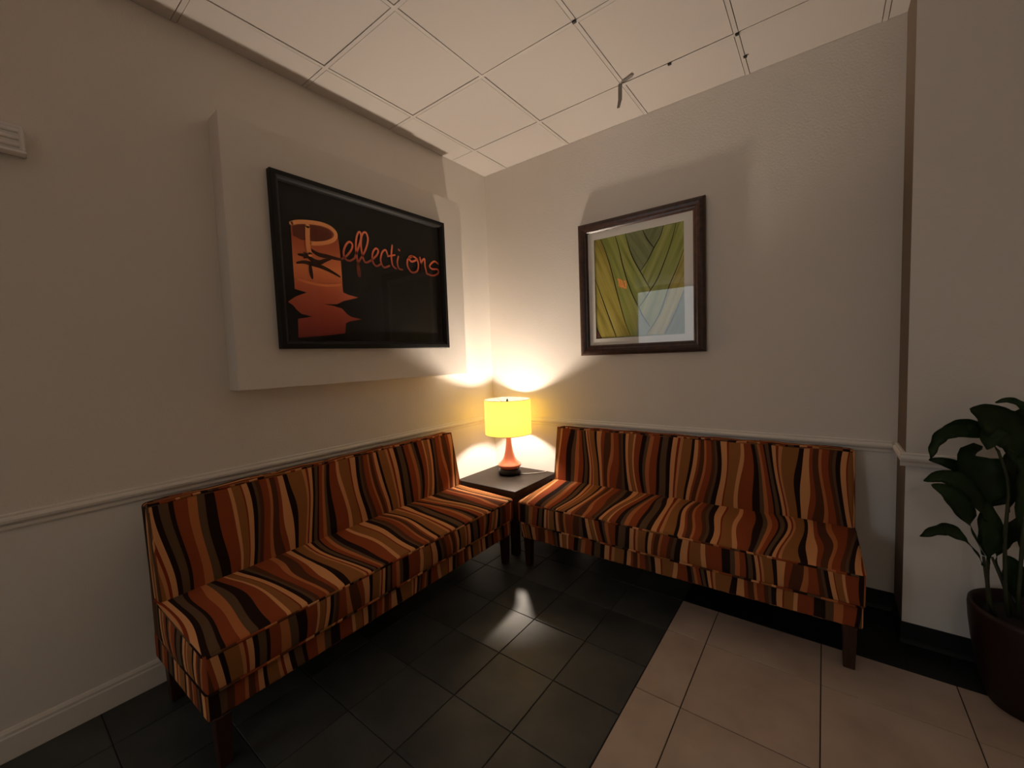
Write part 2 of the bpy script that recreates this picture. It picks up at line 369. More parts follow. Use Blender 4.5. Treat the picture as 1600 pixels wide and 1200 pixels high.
# ------------------------------------------------------------------ sofas
def uvbox(bm, rule):
    uv = bm.loops.layers.uv.new('fab')
    bm.normal_update()
    for f in bm.faces:
        for l in f.loops: l[uv].uv = rule(f.normal, l.vert.co)
SL, SD = 1.83, .667
def fab_box(u0, u1, v0, v1, z0, z1, bev, off, bulge=0, crown=0, seg=3, rake=0):
    """upholstered block in sofa space: u along the length, v forward from the back (-y), z up"""
    bm = bmesh.new(); box(bm, u0, u1, -v1, -v0, z0, z1)
    n = max(2, int((u1-u0)/.075))
    for i in range(1, n): 
        bmesh.ops.bisect_plane(bm, geom=bm.verts[:]+bm.edges[:]+bm.faces[:], plane_co=(u0+(u1-u0)*i/n,0,0), plane_no=(1,0,0))
    for i in range(1, 6):
        bmesh.ops.bisect_plane(bm, geom=bm.verts[:]+bm.edges[:]+bm.faces[:], plane_co=(0,-v1+(v1-v0)*i/6,0), plane_no=(0,1,0))
    for i in range(1, 4):
        bmesh.ops.bisect_plane(bm, geom=bm.verts[:]+bm.edges[:]+bm.faces[:], plane_co=(0,0,z0+(z1-z0)*i/4), plane_no=(0,0,1))
    es = [e for e in bm.edges if len(e.link_faces) == 2 and e.calc_face_angle(0) > 1.0]
    bmesh.ops.bevel(bm, geom=es, offset=bev, segments=seg, profile=.55, affect='EDGES')
    bm.normal_update()
    for v in bm.verts:
        p = v.co; fu = (p.x-u0)/(u1-u0); fv = (-p.y-v0)/(v1-v0); fz = (p.z-z0)/(z1-z0)
        su = max(0,min(1,min(fu,1-fu)*8)); sv = 4*fv*(1-fv); sz = 4*fz*(1-fz)
        wob = math.sin(p.x*9.1+off*7)*.5+math.sin(p.x*17.3+p.y*5+off)*.3
        if crown and fz > .5: p.z += crown*sv*su*(1+.4*wob)
        if bulge:
            p.y -= bulge*sz*(2*fv-1)*(1+.3*wob)*su; p.x += bulge*sz*(2*fu-1)*sv
    return bm
def sofa(label, loc, rz, off, mirror):
    t = thing('banquette_sofa', label, 'sofa', loc, rz, 'striped sofas')
    sg = -1 if mirror else 1
    def X(bm):                                          # local u runs away from the corner for both sofas
        if mirror:
            for v in bm.verts: v.co.x = -v.co.x
            bmesh.ops.reverse_faces(bm, faces=bm.faces[:])
        return bm
    def rule(o1, o2, vv):
        def r(nrm, co):
            u, v, z = co.x*sg, -co.y, co.z
            if abs(nrm.z) > .6: return (u+off+o1, v+vv)
            if abs(nrm.x) > .6: return (v*1.0+off+o2, z+vv)
            return (u+off+o2, z+vv)
        return r
    # skirt rail (the lower band of the base)
    bm = X(fab_box(.004, SL-.004, .03, SD-.025, .198, .312, .012, .3)); uvbox(bm, rule(0, .29, .4)); obj('seat_base', bm, M['fabric'], t, True)
    # long seat cushion with piping round its top and bottom edges; it falls slightly to the front
    bm = fab_box(0, SL, .09, SD, .312, .478, .014, off, bulge=.008, crown=.012)
    for v in bm.verts: v.co.z += (.30 + v.co.y)*.045*(1 if v.co.z > .4 else 0)
    X(bm); uvbox(bm, rule(0, .115, 0)); cu = obj('seat_cushion', bm, M['fabric'], t, True)
    bm = bmesh.new()
    for z, d in ((.468,.006),(.314,.004)):
        zz = (lambda v, z=z: z + ((.30-v)*.045 if z > .4 else 0) - .001)
        loop = [(.004,.17),(.002,SD-.02),(.012,SD-.002),(.04,SD),(SL-.04,SD),(SL-.012,SD-.002),(SL-.002,SD-.02),(SL-.004,.17)]
        P = []
        for (ua,va),(ub,vb) in zip(loop, loop[1:]):
            k = max(1,int(math.hypot(ub-ua,vb-va)/.08)); P += [(ua+(ub-ua)*i/k, va+(vb-va)*i/k) for i in range(k)]
        P.append(loop[-1])
        tube(bm, [Vector((u*sg, -v, zz(v))) for u, v in P], .0055, 6)
    uvbox(bm, lambda n_, co: (co.x*sg*.6+off+.4, co.z+co.y)); obj('piping', bm, M['fabric'], cu, True)
    # raked back, thicker at the foot
    bm = fab_box(.006, SL-.006, .028, .172, .25, .885, .016, off+2, bulge=0, crown=.003)
    for v in bm.verts:
        v_ = -v.co.y; f = max(0,min(1,(v.co.z-.48)/.41))
        if v_ > .1: v.co.y = -(v_ - .076*f)
        elif v_ > .05: v.co.y = -(v_ - .03*f)
        v.co.y -= .007*math.sin(math.pi*f)*(1 if v_ > .1 else 0)*(1+.4*math.sin(v.co.x*11))
        v.co.z += .003*math.sin(v.co.x*23)*(1 if v.co.z > .87 else 0)
    X(bm)
    def rb(nrm, co):
        u, v, z = co.x*sg, -co.y, co.z
        if nrm.z > .6: return (v*2.2+off, u*1.0)
        if abs(nrm.x) > .6: return (v+off+.2, z)
        return (u+off+.03, z-.12)
    uvbox(bm, rb); bk = obj('backrest', bm, M['fabric'], t, True)
    bm = bmesh.new(); nb = 26
    tube(bm, [Vector(((.008+(SL-.016)*i/nb)*sg, -.094, .884+.003*math.sin(i*1.7))) for i in range(nb+1)], .0055, 6)
    for u in (.008, SL-.008): tube(bm, [Vector((u*sg, -(.168-.074*f), .49+.394*f)) for f in (0,.25,.5,.75,1)], .005, 6)
    uvbox(bm, lambda n_, co: (co.x*sg*.8+off+.2, co.z)); obj('piping', bm, M['fabric'], bk, True)
    for u in (.05, SL-.05):
        for v in (.085, SD-.052):
            bm = bmesh.new(); r1, r0 = .027, .021
            lo_ = [bm.verts.new((u*sg+sx*r0, -v+sy*r0, 0)) for sx, sy in ((-1,-1),(1,-1),(1,1),(-1,1))]
            hi_ = [bm.verts.new((u*sg+sx*r1, -v+sy*r1, .199)) for sx, sy in ((-1,-1),(1,-1),(1,1),(-1,1))]
            for i in range(4): bm.faces.new((lo_[i], lo_[(i+1)%4], hi_[(i+1)%4], hi_[i]))
            bm.faces.new(lo_[::-1]); bm.faces.new(hi_); bmesh.ops.bevel(bm, geom=bm.edges[:], offset=.003, segments=1, affect='EDGES')
            obj('leg', bm, M['leg'], t)
    return t
sofa('orange and brown wavy striped armless sofa under the green leaf picture', (.764, -.048, 0), .022, .0, False)
sofa('orange and brown wavy striped armless sofa under the black Reflections picture', (.055, -.702, 0), math.pi/2 + .023, .33, True)

# ------------------------------------------------------------------ corner table
t = thing('side_table', 'dark espresso square side table in the corner between the two sofas', 'table', (.395, -.33, 0))
boxo('tabletop', (-.295,.290,-.285,.290,.444,.480), M['table'], t, bev=.003)
bm = bmesh.new()
for b in ((-.272,.267,-.265,-.247),(-.272,.267,.252,.27),(-.272,-.254,-.247,.252),(.249,.267,-.247,.252)): box(bm, b[0], b[1], b[2], b[3], .375, .444)
obj('apron', bm, M['table'], t)
for x in (-.262,.257):
    for y in (-.255,.26): boxo('leg', (x-.026,x+.026,y-.026,y+.026,0,.444), M['table'], t, bev=.003)

# ------------------------------------------------------------------ table lamp
t = thing('table_lamp', 'lit table lamp with coral base and yellow drum shade on the corner table', 'lamp', LAMP)
bm = bmesh.new(); lathe(bm, [(.080,0),(.090,.004),(.093,.014),(.093,.036),(.089,.046),(.074,.050)]); obj('foot', bm, M['base_black'], t, True)
pr = [(.066,.046),(.074,.050),(.085,.058),(.094,.068),(.0985,.077),(.097,.083),(.088,.091),(.075,.102),(.062,.117),(.051,.136),(.042,.160),(.034,.192),(.028,.225),(.0235,.262),(.021,.300),(.020,.340),(.019,.365)]
bm = bmesh.new(); lathe(bm, [(p.x,p.y) for p in smoothpath([(a,b,0) for a,b in pr], 3)]); obj('lamp_body', bm, M['coral'], t, True)
bm = bmesh.new(); lathe(bm, [(.012,.365),(.012,.385),(.019,.388),(.019,.425),(.015,.432)], 24); obj('socket', bm, M['brass'], t, True)
S0, S1, SR = .340, .626, .192
bm = bmesh.new()
n = 72; th = .0012
ring = lambda r, z: [bm.verts.new((r*math.cos(2*math.pi*i/n), r*math.sin(2*math.pi*i/n), z)) for i in range(n)]
a, b = ring(SR, S0), ring(SR, S1)
for i in range(n): bm.faces.new((a[i], a[(i+1)%n], b[(i+1)%n], b[i]))
sh = obj('lamp_shade', bm, M['shade'], t, True)
for z in (S0, S1):
    bm = bmesh.new(); tube(bm, [Vector((SR*math.cos(2*math.pi*i/n), SR*math.sin(2*math.pi*i/n), z)) for i in range(n+1)], .0022, 6); obj('shade_rim', bm, M['brass'], sh, True)
bm = bmesh.new()
for k in range(3):
    an = 2*math.pi*k/3 + .6
    tube(bm, [Vector((.010*math.cos(an), .010*math.sin(an), S1-.030)), Vector((.10*math.cos(an), .10*math.sin(an), S1-.032)), Vector((SR*math.cos(an), SR*math.sin(an), S1-.004))], .0018, 6)
lathe(bm, [(.016,S1-.034),(.016,S1-.028)], 20); obj('spider', bm, M['brass'], sh, True)
bm = bmesh.new()
for s in (-1,1): tube(bm, smoothpath([(s*.012,0,.42),(s*.05,0,.47),(s*.055,0,.53),(s*.03,0,.58),(0,0,S1-.034)], 5), .0018, 6)
obj('harp', bm, M['brass'], t, True)
bm = bmesh.new(); lathe(bm, [(.004,S1-.03),(.008,S1-.022),(.0095,S1-.012),(.006,S1-.004),(.003,S1+.006)], 16); obj('finial', bm, M['base_black'], t, True)
bm = bmesh.new(); zc = 0.98-.48
lathe(bm, [(.013,zc-.045),(.016,zc-.035),(.026,zc-.018),(.0315,zc),(.028,zc+.016),(.018,zc+.027),(.004,zc+.0315)], 24); bu = obj('bulb', bm, M['bulb'], t, True); bu.visible_shadow = True
bm = bmesh.new(); tube(bm, smoothpath([(.088,.02,.008),(.13,.05,.004),(.19,.10,.004),(.235,.165,.004),(.24,.19,.004),(.24,.205,.004)], 6), .003, 8); obj('cord', bm, M['cord'], t, True)

# ------------------------------------------------------------------ flat print helpers
def poly2(name, pts, place, d, ma, parent, **pr_):
    bm = bmesh.new(); vs = [bm.verts.new(place(a, b, d)) for a, b in pts]
    for tri in tessellate_polygon([[Vector((a, b, 0)) for a, b in pts]]): bm.faces.new([vs[i] for i in tri])
    bmesh.ops.recalc_face_normals(bm, faces=bm.faces[:])
    return obj(name, bm, ma, parent, **pr_)
def ribbon(bm, pts, wd, place, d, taper=False):
    P = [p.to_2d() for p in smoothpath([(a,b,0) for a,b in pts], 6)]; L_, R_ = [], []
    for i, p in enumerate(P):
        dd = P[min(i+1,len(P)-1)] - P[max(i-1,0)]
        if dd.length < 1e-6: dd = Vector((1,0))
        nn = Vector((-dd.y, dd.x)).normalized()*wd/2
        if taper: nn *= .35+.65*math.sin(math.pi*min(1,max(0,(i+1)/(len(P)+1))))
        L_.append(bm.verts.new(place(*(p+nn), d))); R_.append(bm.verts.new(place(*(p-nn), d)))
    for i in range(len(P)-1): bm.faces.new((L_[i], L_[i+1], R_[i+1], R_[i]))
    k = 8                                                # round ends
    for p, v0 in ((P[0],0),(P[-1],1)):
        bm.faces.new([bm.verts.new(place(p.x+wd*.5*(.4 if taper else 1)*math.cos(2*math.pi*j/k), p.y+wd*.5*(.4 if taper else 1)*math.sin(2*math.pi*j/k), d)) for j in range(k)])
def frame(parent, place, a0, a1, b0, b1, prof, ma):
    """four mitred sides; prof = (inset from outer edge, height off the wall)"""
    for s in range(4):
        bm = bmesh.new()
        def corner(q, ins, h):
            ca = (a0+ins, a1-ins, a1-ins, a0+ins)[q]; cb = (b0+ins, b0+ins, b1-ins, b1-ins)[q]
            return bm.verts.new(place(ca, cb, h))
        A = [corner(s, i, h) for i, h in prof]; B = [corner((s+1)%4, i, h) for i, h in prof]; n_ = len(prof)
        for i in range(n_): bm.faces.new((A[i], A[(i+1)%n_], B[(i+1)%n_], B[i]))
        bm.faces.new(A); bm.faces.new(B[::-1]); bmesh.ops.recalc_face_normals(bm, faces=bm.faces[:])
        obj('frame_side', bm, ma, parent)
def gradmat(name, stops, z0, z1, axis=2, noise=0):
    ma = mat(name, rough=.6, spec=.2); v = coords(ma); sp = N(ma,'ShaderNodeSeparateXYZ'); L(ma, v, sp.inputs[0])
    mr = N(ma,'ShaderNodeMapRange'); mr.inputs[1].default_value = z0; mr.inputs[2].default_value = z1; L(ma, sp.outputs[axis], mr.inputs[0])
    rp = N(ma,'ShaderNodeValToRGB'); L(ma, mr.outputs[0], rp.inputs[0])
    for i, (p, c) in enumerate(stops):
        e = rp.color_ramp.elements[i] if i < 2 else rp.color_ramp.elements.new(p)
        e.position = p; e.color = (*c,1)
    L(ma, rp.outputs[0], bsdf(ma).inputs['Base Color']); return ma

# ------------------------------------------------------------------ picture with the neon lettering
BLOCK=[]; BOWL_INNER=[]; STROKES={}; BLADES=[]; RIBS=[]; LEAVES=[]; STALKS=[]
BLOCK=[(-1.817,2.232),(-1.775,2.248),(-1.712,2.261),(-1.647,2.266),(-1.594,2.258),(-1.560,2.239),(-1.546,2.213),(-1.540,2.178),(-1.534,2.074),(-1.533,1.902),(-1.531,1.879),(-1.499,1.868),(-1.431,1.858),(-1.478,1.843),(-1.531,1.828),(-1.576,1.805),(-1.659,1.798),(-1.598,1.793),(-1.545,1.781),(-1.514,1.749),(-1.485,1.734),(-1.417,1.724),(-1.502,1.706),(-1.525,1.694),(-1.535,1.633),(-1.658,1.617),(-1.817,1.602),(-1.812,1.706),(-1.730,1.723),(-1.792,1.735),(-1.815,1.755),(-1.832,1.778),(-1.860,1.795),(-1.816,1.828),(-1.753,1.856),(-1.819,1.869),(-1.818,1.889),(-1.818,2.015)]
BOWL_INNER=[(-1.808,2.209),(-1.764,2.226),(-1.707,2.237),(-1.649,2.240),(-1.602,2.235),(-1.579,2.219),(-1.584,2.192),(-1.620,2.167),(-1.674,2.153),(-1.720,2.148),(-1.764,2.143),(-1.808,2.158)]
STROKES['R_bowl']=(0.0227,[(-1.814,2.222),(-1.776,2.238),(-1.713,2.251),(-1.648,2.257),(-1.594,2.250),(-1.562,2.229),(-1.558,2.204),(-1.578,2.178),(-1.621,2.156),(-1.675,2.140),(-1.720,2.134)])
STROKES['R_stem']=(0.0262,[(-1.724,2.228),(-1.727,2.184),(-1.728,2.135),(-1.726,2.098),(-1.720,2.071)])
STROKES['R_mirror']=(0.0140,[(-1.809,1.926),(-1.755,1.915),(-1.691,1.908),(-1.624,1.909),(-1.546,1.923)])
STROKES['D_leg']=(0.0239,[(-1.723,2.105),(-1.673,2.080),(-1.613,2.077),(-1.514,2.071)])
STROKES['D_water']=(0.0260,[(-1.785,2.060),(-1.739,2.059),(-1.702,2.040),(-1.666,2.036),(-1.635,2.051),(-1.600,2.066)])
STROKES['D_splash']=(0.0152,[(-1.756,2.077),(-1.729,2.061),(-1.720,2.040)])
STROKES['D_splash2']=(0.0130,[(-1.714,2.094),(-1.735,2.059),(-1.758,2.046)])
STROKES['D_mirbowl']=(0.0239,[(-1.797,2.013),(-1.760,2.023),(-1.722,2.021),(-1.664,2.013),(-1.605,1.995),(-1.547,1.970)])
STROKES['D_mirstem']=(0.0217,[(-1.724,2.018),(-1.722,1.975),(-1.716,1.938)])
STROKES['e1']=(0.0122,[(-1.528,2.078),(-1.498,2.099),(-1.464,2.139),(-1.451,2.176),(-1.472,2.190),(-1.499,2.161),(-1.514,2.117),(-1.506,2.085),(-1.477,2.075),(-1.442,2.096)])
STROKES['f']=(0.0122,[(-1.442,2.096),(-1.410,2.170),(-1.389,2.229),(-1.391,2.262),(-1.404,2.261),(-1.420,2.226),(-1.429,2.159),(-1.422,2.079),(-1.411,2.019),(-1.413,1.987),(-1.423,2.003),(-1.424,2.058),(-1.404,2.095)])
STROKES['l']=(0.0122,[(-1.404,2.095),(-1.364,2.158),(-1.340,2.225),(-1.347,2.265),(-1.364,2.270),(-1.383,2.244),(-1.392,2.187),(-1.385,2.119),(-1.367,2.083),(-1.327,2.101)])
STROKES['e2']=(0.0122,[(-1.327,2.101),(-1.283,2.140),(-1.267,2.172),(-1.284,2.185),(-1.309,2.155),(-1.315,2.103),(-1.289,2.072),(-1.248,2.094)])
STROKES['c']=(0.0122,[(-1.197,2.162),(-1.211,2.189),(-1.239,2.166),(-1.253,2.113),(-1.231,2.073),(-1.187,2.089)])
STROKES['t']=(0.0122,[(-1.155,2.229),(-1.166,2.157),(-1.160,2.098),(-1.133,2.079)])
STROKES['tbar']=(0.0105,[(-1.196,2.150),(-1.137,2.169)])
STROKES['i']=(0.0114,[(-1.109,2.163),(-1.120,2.123),(-1.110,2.084),(-1.080,2.079)])
STROKES['idot']=(0.0122,[(-1.104,2.211),(-1.096,2.206)])
STROKES['o']=(0.0131,[(-0.986,2.186),(-1.029,2.157),(-1.034,2.110),(-1.001,2.073),(-0.953,2.087),(-0.937,2.133),(-0.951,2.174),(-0.993,2.186),(-1.019,2.170),(-0.996,2.147),(-0.944,2.171)])
STROKES['n']=(0.0131,[(-0.919,2.189),(-0.914,2.144),(-0.924,2.089),(-0.909,2.153),(-0.878,2.186),(-0.875,2.134),(-0.861,2.080)])
STROKES['s']=(0.0131,[(-0.746,2.171),(-0.784,2.183),(-0.830,2.145),(-0.810,2.124),(-0.754,2.128),(-0.751,2.100),(-0.802,2.076),(-0.853,2.081)])
BLADES.append(('bg',[(1.058,2.310),(1.705,2.309),(1.709,1.565),(1.065,1.568)]))
BLADES.append(('A',[(1.308,2.304),(1.433,2.304),(1.466,2.234),(1.509,2.171),(1.464,2.092),(1.411,2.024),(1.359,2.127)]))
BLADES.append(('B',[(1.576,2.306),(1.658,2.304),(1.623,2.179),(1.556,2.010),(1.521,1.940),(1.482,1.886),(1.445,1.959),(1.411,2.024),(1.464,2.092),(1.509,2.171),(1.550,2.234)]))
BLADES.append(('C',[(1.658,2.304),(1.705,2.307),(1.705,2.123),(1.661,2.010),(1.612,1.903),(1.578,1.808),(1.544,1.719),(1.500,1.646),(1.447,1.577),(1.376,1.577),(1.388,1.716),(1.398,1.772),(1.443,1.831),(1.482,1.886),(1.521,1.940),(1.556,2.010),(1.623,2.179)]))
BLADES.append(('D',[(1.705,2.123),(1.708,1.858),(1.642,1.702),(1.575,1.573),(1.447,1.577),(1.500,1.646),(1.544,1.719),(1.578,1.808),(1.612,1.903),(1.661,2.010)]))
BLADES.append(('E',[(1.708,1.858),(1.709,1.565),(1.575,1.573),(1.642,1.702)]))
BLADES.append(('K',[(1.398,1.772),(1.423,1.713),(1.474,1.631),(1.447,1.577),(1.376,1.577)]))
BLADES.append(('F',[(1.229,2.307),(1.308,2.304),(1.329,2.218),(1.359,2.127),(1.411,2.024),(1.445,1.959),(1.482,1.886),(1.443,1.831),(1.398,1.772),(1.372,1.822),(1.328,1.932),(1.285,2.078),(1.260,2.196)]))
BLADES.append(('G',[(1.113,2.311),(1.229,2.307),(1.260,2.196),(1.285,2.078),(1.328,1.932),(1.372,1.822),(1.398,1.772),(1.376,1.577),(1.331,1.576),(1.287,1.699),(1.235,1.900),(1.213,1.992),(1.182,2.113),(1.146,2.226)]))
BLADES.append(('H',[(1.058,2.310),(1.113,2.311),(1.146,2.226),(1.182,2.113),(1.213,1.992),(1.235,1.900),(1.287,1.699),(1.331,1.576),(1.223,1.573),(1.191,1.661),(1.127,1.840),(1.066,2.013)]))
BLADES.append(('I',[(1.066,2.004),(1.127,1.840),(1.191,1.661),(1.223,1.573),(1.105,1.571),(1.067,1.671)]))
BLADES.append(('J',[(1.065,1.652),(1.105,1.571),(1.065,1.568)]))
RIBS.append([(1.433,2.308),(1.466,2.234),(1.509,2.171)])
RIBS.append([(1.576,2.306),(1.550,2.234),(1.509,2.171),(1.464,2.092),(1.411,2.024)])
RIBS.append([(1.658,2.304),(1.623,2.179),(1.556,2.010),(1.521,1.940),(1.482,1.886),(1.443,1.831),(1.398,1.772)])
RIBS.append([(1.308,2.304),(1.329,2.218),(1.359,2.127),(1.411,2.024),(1.445,1.959),(1.482,1.886)])
RIBS.append([(1.229,2.307),(1.260,2.196),(1.285,2.078),(1.328,1.932),(1.372,1.822),(1.398,1.772)])
RIBS.append([(1.113,2.311),(1.146,2.226),(1.182,2.113),(1.213,1.992),(1.235,1.900),(1.287,1.699),(1.331,1.576)])
RIBS.append([(1.066,2.013),(1.127,1.840),(1.191,1.661),(1.223,1.573)])
RIBS.append([(1.705,2.123),(1.661,2.010),(1.612,1.903),(1.578,1.808),(1.544,1.719),(1.500,1.646),(1.447,1.577)])
RIBS.append([(1.708,1.858),(1.642,1.702),(1.575,1.573)])
RIBS.append([(1.398,1.772),(1.423,1.713),(1.474,1.631)])
RIBS.append([(1.065,1.652),(1.105,1.571)])
LEAVES.append((0.050,0.12,[(2.996,-0.550,1.019),(2.959,-0.560,1.080),(2.918,-0.580,1.095),(2.874,-0.600,1.100),(2.831,-0.620,1.082),(2.807,-0.630,1.036),(2.798,-0.640,0.985)]))
LEAVES.append((0.018,0.12,[(2.981,-0.500,1.046),(2.950,-0.500,1.111),(2.908,-0.510,1.122),(2.865,-0.520,1.105),(2.835,-0.530,1.064)]))
LEAVES.append((0.125,0.12,[(3.056,-0.520,0.982),(3.038,-0.540,1.059),(2.997,-0.570,1.115),(2.949,-0.600,1.165),(2.906,-0.620,1.193)]))
LEAVES.append((0.090,0.12,[(3.072,-0.500,1.055),(3.033,-0.520,1.130),(2.991,-0.560,1.128),(2.962,-0.600,1.088),(2.951,-0.620,1.034)]))
LEAVES.append((0.140,0.12,[(3.069,-0.460,0.919),(3.069,-0.460,1.021),(3.085,-0.440,1.096),(3.119,-0.420,1.133),(3.159,-0.400,1.120)]))
LEAVES.append((0.022,0.12,[(3.088,-0.500,1.031),(3.088,-0.500,1.155),(3.065,-0.500,1.193),(3.029,-0.500,1.214),(2.994,-0.500,1.203)]))
LEAVES.append((0.150,0.12,[(2.982,-0.500,0.759),(2.973,-0.500,0.836),(2.957,-0.500,0.918),(2.950,-0.480,0.981),(2.963,-0.420,0.970)]))
LEAVES.append((0.045,0.12,[(2.984,-0.480,0.753),(2.950,-0.480,0.859),(2.907,-0.490,0.922),(2.860,-0.500,0.948),(2.813,-0.500,0.953)]))
LEAVES.append((0.064,0.12,[(2.972,-0.550,0.734),(2.931,-0.580,0.832),(2.888,-0.600,0.892),(2.834,-0.620,0.915),(2.779,-0.640,0.893)]))
LEAVES.append((0.066,0.38,[(2.966,-0.560,0.599),(2.930,-0.600,0.691),(2.897,-0.630,0.784),(2.854,-0.650,0.854),(2.799,-0.670,0.891)]))
LEAVES.append((0.042,0.38,[(2.967,-0.560,0.555),(2.937,-0.600,0.623),(2.896,-0.630,0.676),(2.850,-0.660,0.715),(2.808,-0.680,0.708),(2.766,-0.690,0.678)]))
LEAVES.append((0.110,0.12,[(2.995,-0.480,0.755),(3.015,-0.460,0.819),(3.050,-0.440,0.872),(3.096,-0.420,0.907),(3.142,-0.400,0.901)]))
LEAVES.append((0.060,0.12,[(3.024,-0.450,0.536),(3.035,-0.440,0.616),(3.063,-0.430,0.673),(3.101,-0.420,0.715),(3.139,-0.400,0.711)]))
LEAVES.append((0.070,0.12,[(2.989,-0.520,0.557),(2.985,-0.530,0.652),(2.977,-0.540,0.745),(2.964,-0.550,0.824)]))
LEAVES.append((0.075,0.12,[(3.077,-0.500,0.403),(3.068,-0.500,0.479),(3.054,-0.510,0.545),(3.039,-0.520,0.602)]))
LEAVES.append((0.100,0.12,[(3.086,-0.500,0.524),(3.095,-0.500,0.680),(3.092,-0.520,0.813),(3.072,-0.550,0.942),(3.038,-0.580,1.005)]))
LEAVES.append((0.120,0.12,[(3.051,-0.450,0.756),(3.066,-0.440,0.887),(3.083,-0.430,0.978),(3.081,-0.410,1.039)]))
STALKS.append([(2.982,-0.500,0.759),(2.990,-0.510,0.632),(2.987,-0.520,0.503),(2.994,-0.520,0.385)])
STALKS.append([(2.966,-0.560,0.594),(2.977,-0.550,0.514),(2.994,-0.540,0.396)])
STALKS.append([(3.006,-0.480,0.571),(3.029,-0.500,0.493),(3.057,-0.500,0.397)])
STALKS.append([(3.056,-0.520,0.982),(3.074,-0.520,0.784),(3.068,-0.520,0.411)])
STALKS.append([(2.996,-0.550,1.019),(3.027,-0.540,0.882),(3.027,-0.530,0.649),(3.039,-0.520,0.401)])
STALKS.append([(3.024,-0.450,0.536),(3.047,-0.480,0.463),(3.074,-0.500,0.402)])
t = thing('framed_picture', 'large black framed picture reading Reflections in orange script on the raised wall panel', 'picture', (PX+.001, -1.303, 1.53))
def p1(y, z, d): return (d, y+1.303, z-1.53)
A0, A1, B0, B1 = -1.918, -.688, 1.541, 2.478
frame(t, p1, A0, A1, B0, B1, [(0,0),(0,.036),(.004,.040),(.026,.040),(.034,.034),(.042,.026),(.046,.014),(.046,0)], M['frame_black'])
bm = bmesh.new(); box(bm, .002, .010, A0+1.303+.044, A1+1.303-.044, B0-1.53+.044, B1-1.53-.044); pn = obj('print', bm, M['print_black'], t)
zb0, zb1 = .03, .74
M['block'] = gradmat('print_orange_block', [(0,(.20,.026,.024)),(.22,(.45,.075,.045)),(.45,(.68,.15,.065)),(.62,(.90,.26,.085)),(.78,(.55,.125,.045)),(1,(.32,.066,.028))], zb0, zb1)
M['stroke'] = gradmat('print_orange_stroke', [(0,(.92,.25,.085)),(1,(.95,.38,.14))], .30, .72)
M['letters'] = gradmat('print_neon_letters', [(0,(.10,.02,.012)),(.42,(.34,.07,.036)),(.8,(.90,.19,.085)),(1,(.95,.24,.11))], .44, .68)
M['bowl'] = mat('print_dark_red', (.16,.034,.016), .6, spec=.2)
poly2('orange_block', BLOCK, p1, .0106, M['block'], pn)
poly2('bowl_shadow', BOWL_INNER, p1, .0112, M['bowl'], pn)
for grp, nm, ma, d in (('D_','dark_reflection','dark_ink',.0116),('R_','large_initial','stroke',.0121),('', 'script_lettering','letters',.0124)):
    bm = bmesh.new()
    for k in list(STROKES):
        if k.startswith(grp):
            wd, pts = STROKES.pop(k); ribbon(bm, pts, wd, p1, d, taper=(grp == 'D_')); d += .00002
    bmesh.ops.recalc_face_normals(bm, faces=bm.faces[:]); obj(nm, bm, M[ma], pn)
boxo('glass_pane', (.0150,.0170, A0+1.303+.045, A1+1.303-.045, B0-1.53+.045, B1-1.53-.045), M['acrylic'], t)

# ------------------------------------------------------------------ picture of green leaves
t = thing('framed_picture', 'brown wood framed picture of green leaf stalks with a white mat on the right wall', 'picture', (1.389, -.001, 1.44))
def p2(x, z, d): return (x-1.389, -d, z-1.44)
A0, A1, B0, B1 = .936, 1.842, 1.443, 2.437
frame(t, p2, A0, A1, B0, B1, [(0,0),(0,.024),(.006,.034),(.016,.038),(.030,.040),(.046,.036),(.056,.030),(.066,.028),(.072,.022),(.076,.018),(.076,0)], M['frame_brown'])
mx0, mx1, mz0, mz1 = A0+.07, A1-.07, B0+.07, B1-.07
AX0, AX1, AZ0, AZ1 = 1.062, 1.708, 1.567, 2.309
bm = bmesh.new()
for b in ((mx0,AX0,mz0,mz1),(AX1,mx1,mz0,mz1),(AX0,AX1,mz0,AZ0),(AX0,AX1,AZ1,mz1)):
    box(bm, b[0]-1.389, b[1]-1.389, -.014, -.008, b[2]-1.44, b[3]-1.44)
obj('mat_board', bm, M['mat_board'], t)
boxo('print', (AX0-1.393, AX1-1.385, -.0075, -.002, AZ0-1.444, AZ1-1.436), M['dark_ink'], t)
def blade_mat(i, c1, c2, c3, ang):
    ma = mat('leaf_print_%d' % i, rough=.6, spec=.2)
    tc = N(ma,'ShaderNodeTexCoord'); mp = N(ma,'ShaderNodeMapping'); mp.vector_type = 'TEXTURE'
    mp.inputs['Rotation'].default_value = (0, ang, 0); mp.inputs['Scale'].default_value = (.05,1,.9); L(ma, tc.outputs['Object'], mp.inputs[0])
    n = N(ma,'ShaderNodeTexNoise'); n.inputs['Scale'].default_value = 1.6; n.inputs['Detail'].default_value = 5; L(ma, mp.outputs[0], n.inputs['Vector'])
    rp = N(ma,'ShaderNodeValToRGB'); cr = rp.color_ramp; cr.elements[0].position = .32; cr.elements[1].position = .5
    cr.elements[0].color = (*c1,1); cr.elements[1].color = (*c2,1); e = cr.elements.new(.72); e.color = (*c3,1)
    L(ma, n.outputs['Fac'], rp.inputs[0]); L(ma, rp.outputs[0], bsdf(ma).inputs['Base Color']); return ma
GR = ((.25,.29,.055),(.39,.42,.10),(.50,.50,.16)); OC = ((.34,.27,.045),(.53,.45,.09),(.64,.57,.18)); DK = ((.17,.20,.075),(.26,.29,.12),(.34,.36,.18)); PA = ((.27,.33,.23),(.36,.42,.31),(.44,.49,.36))
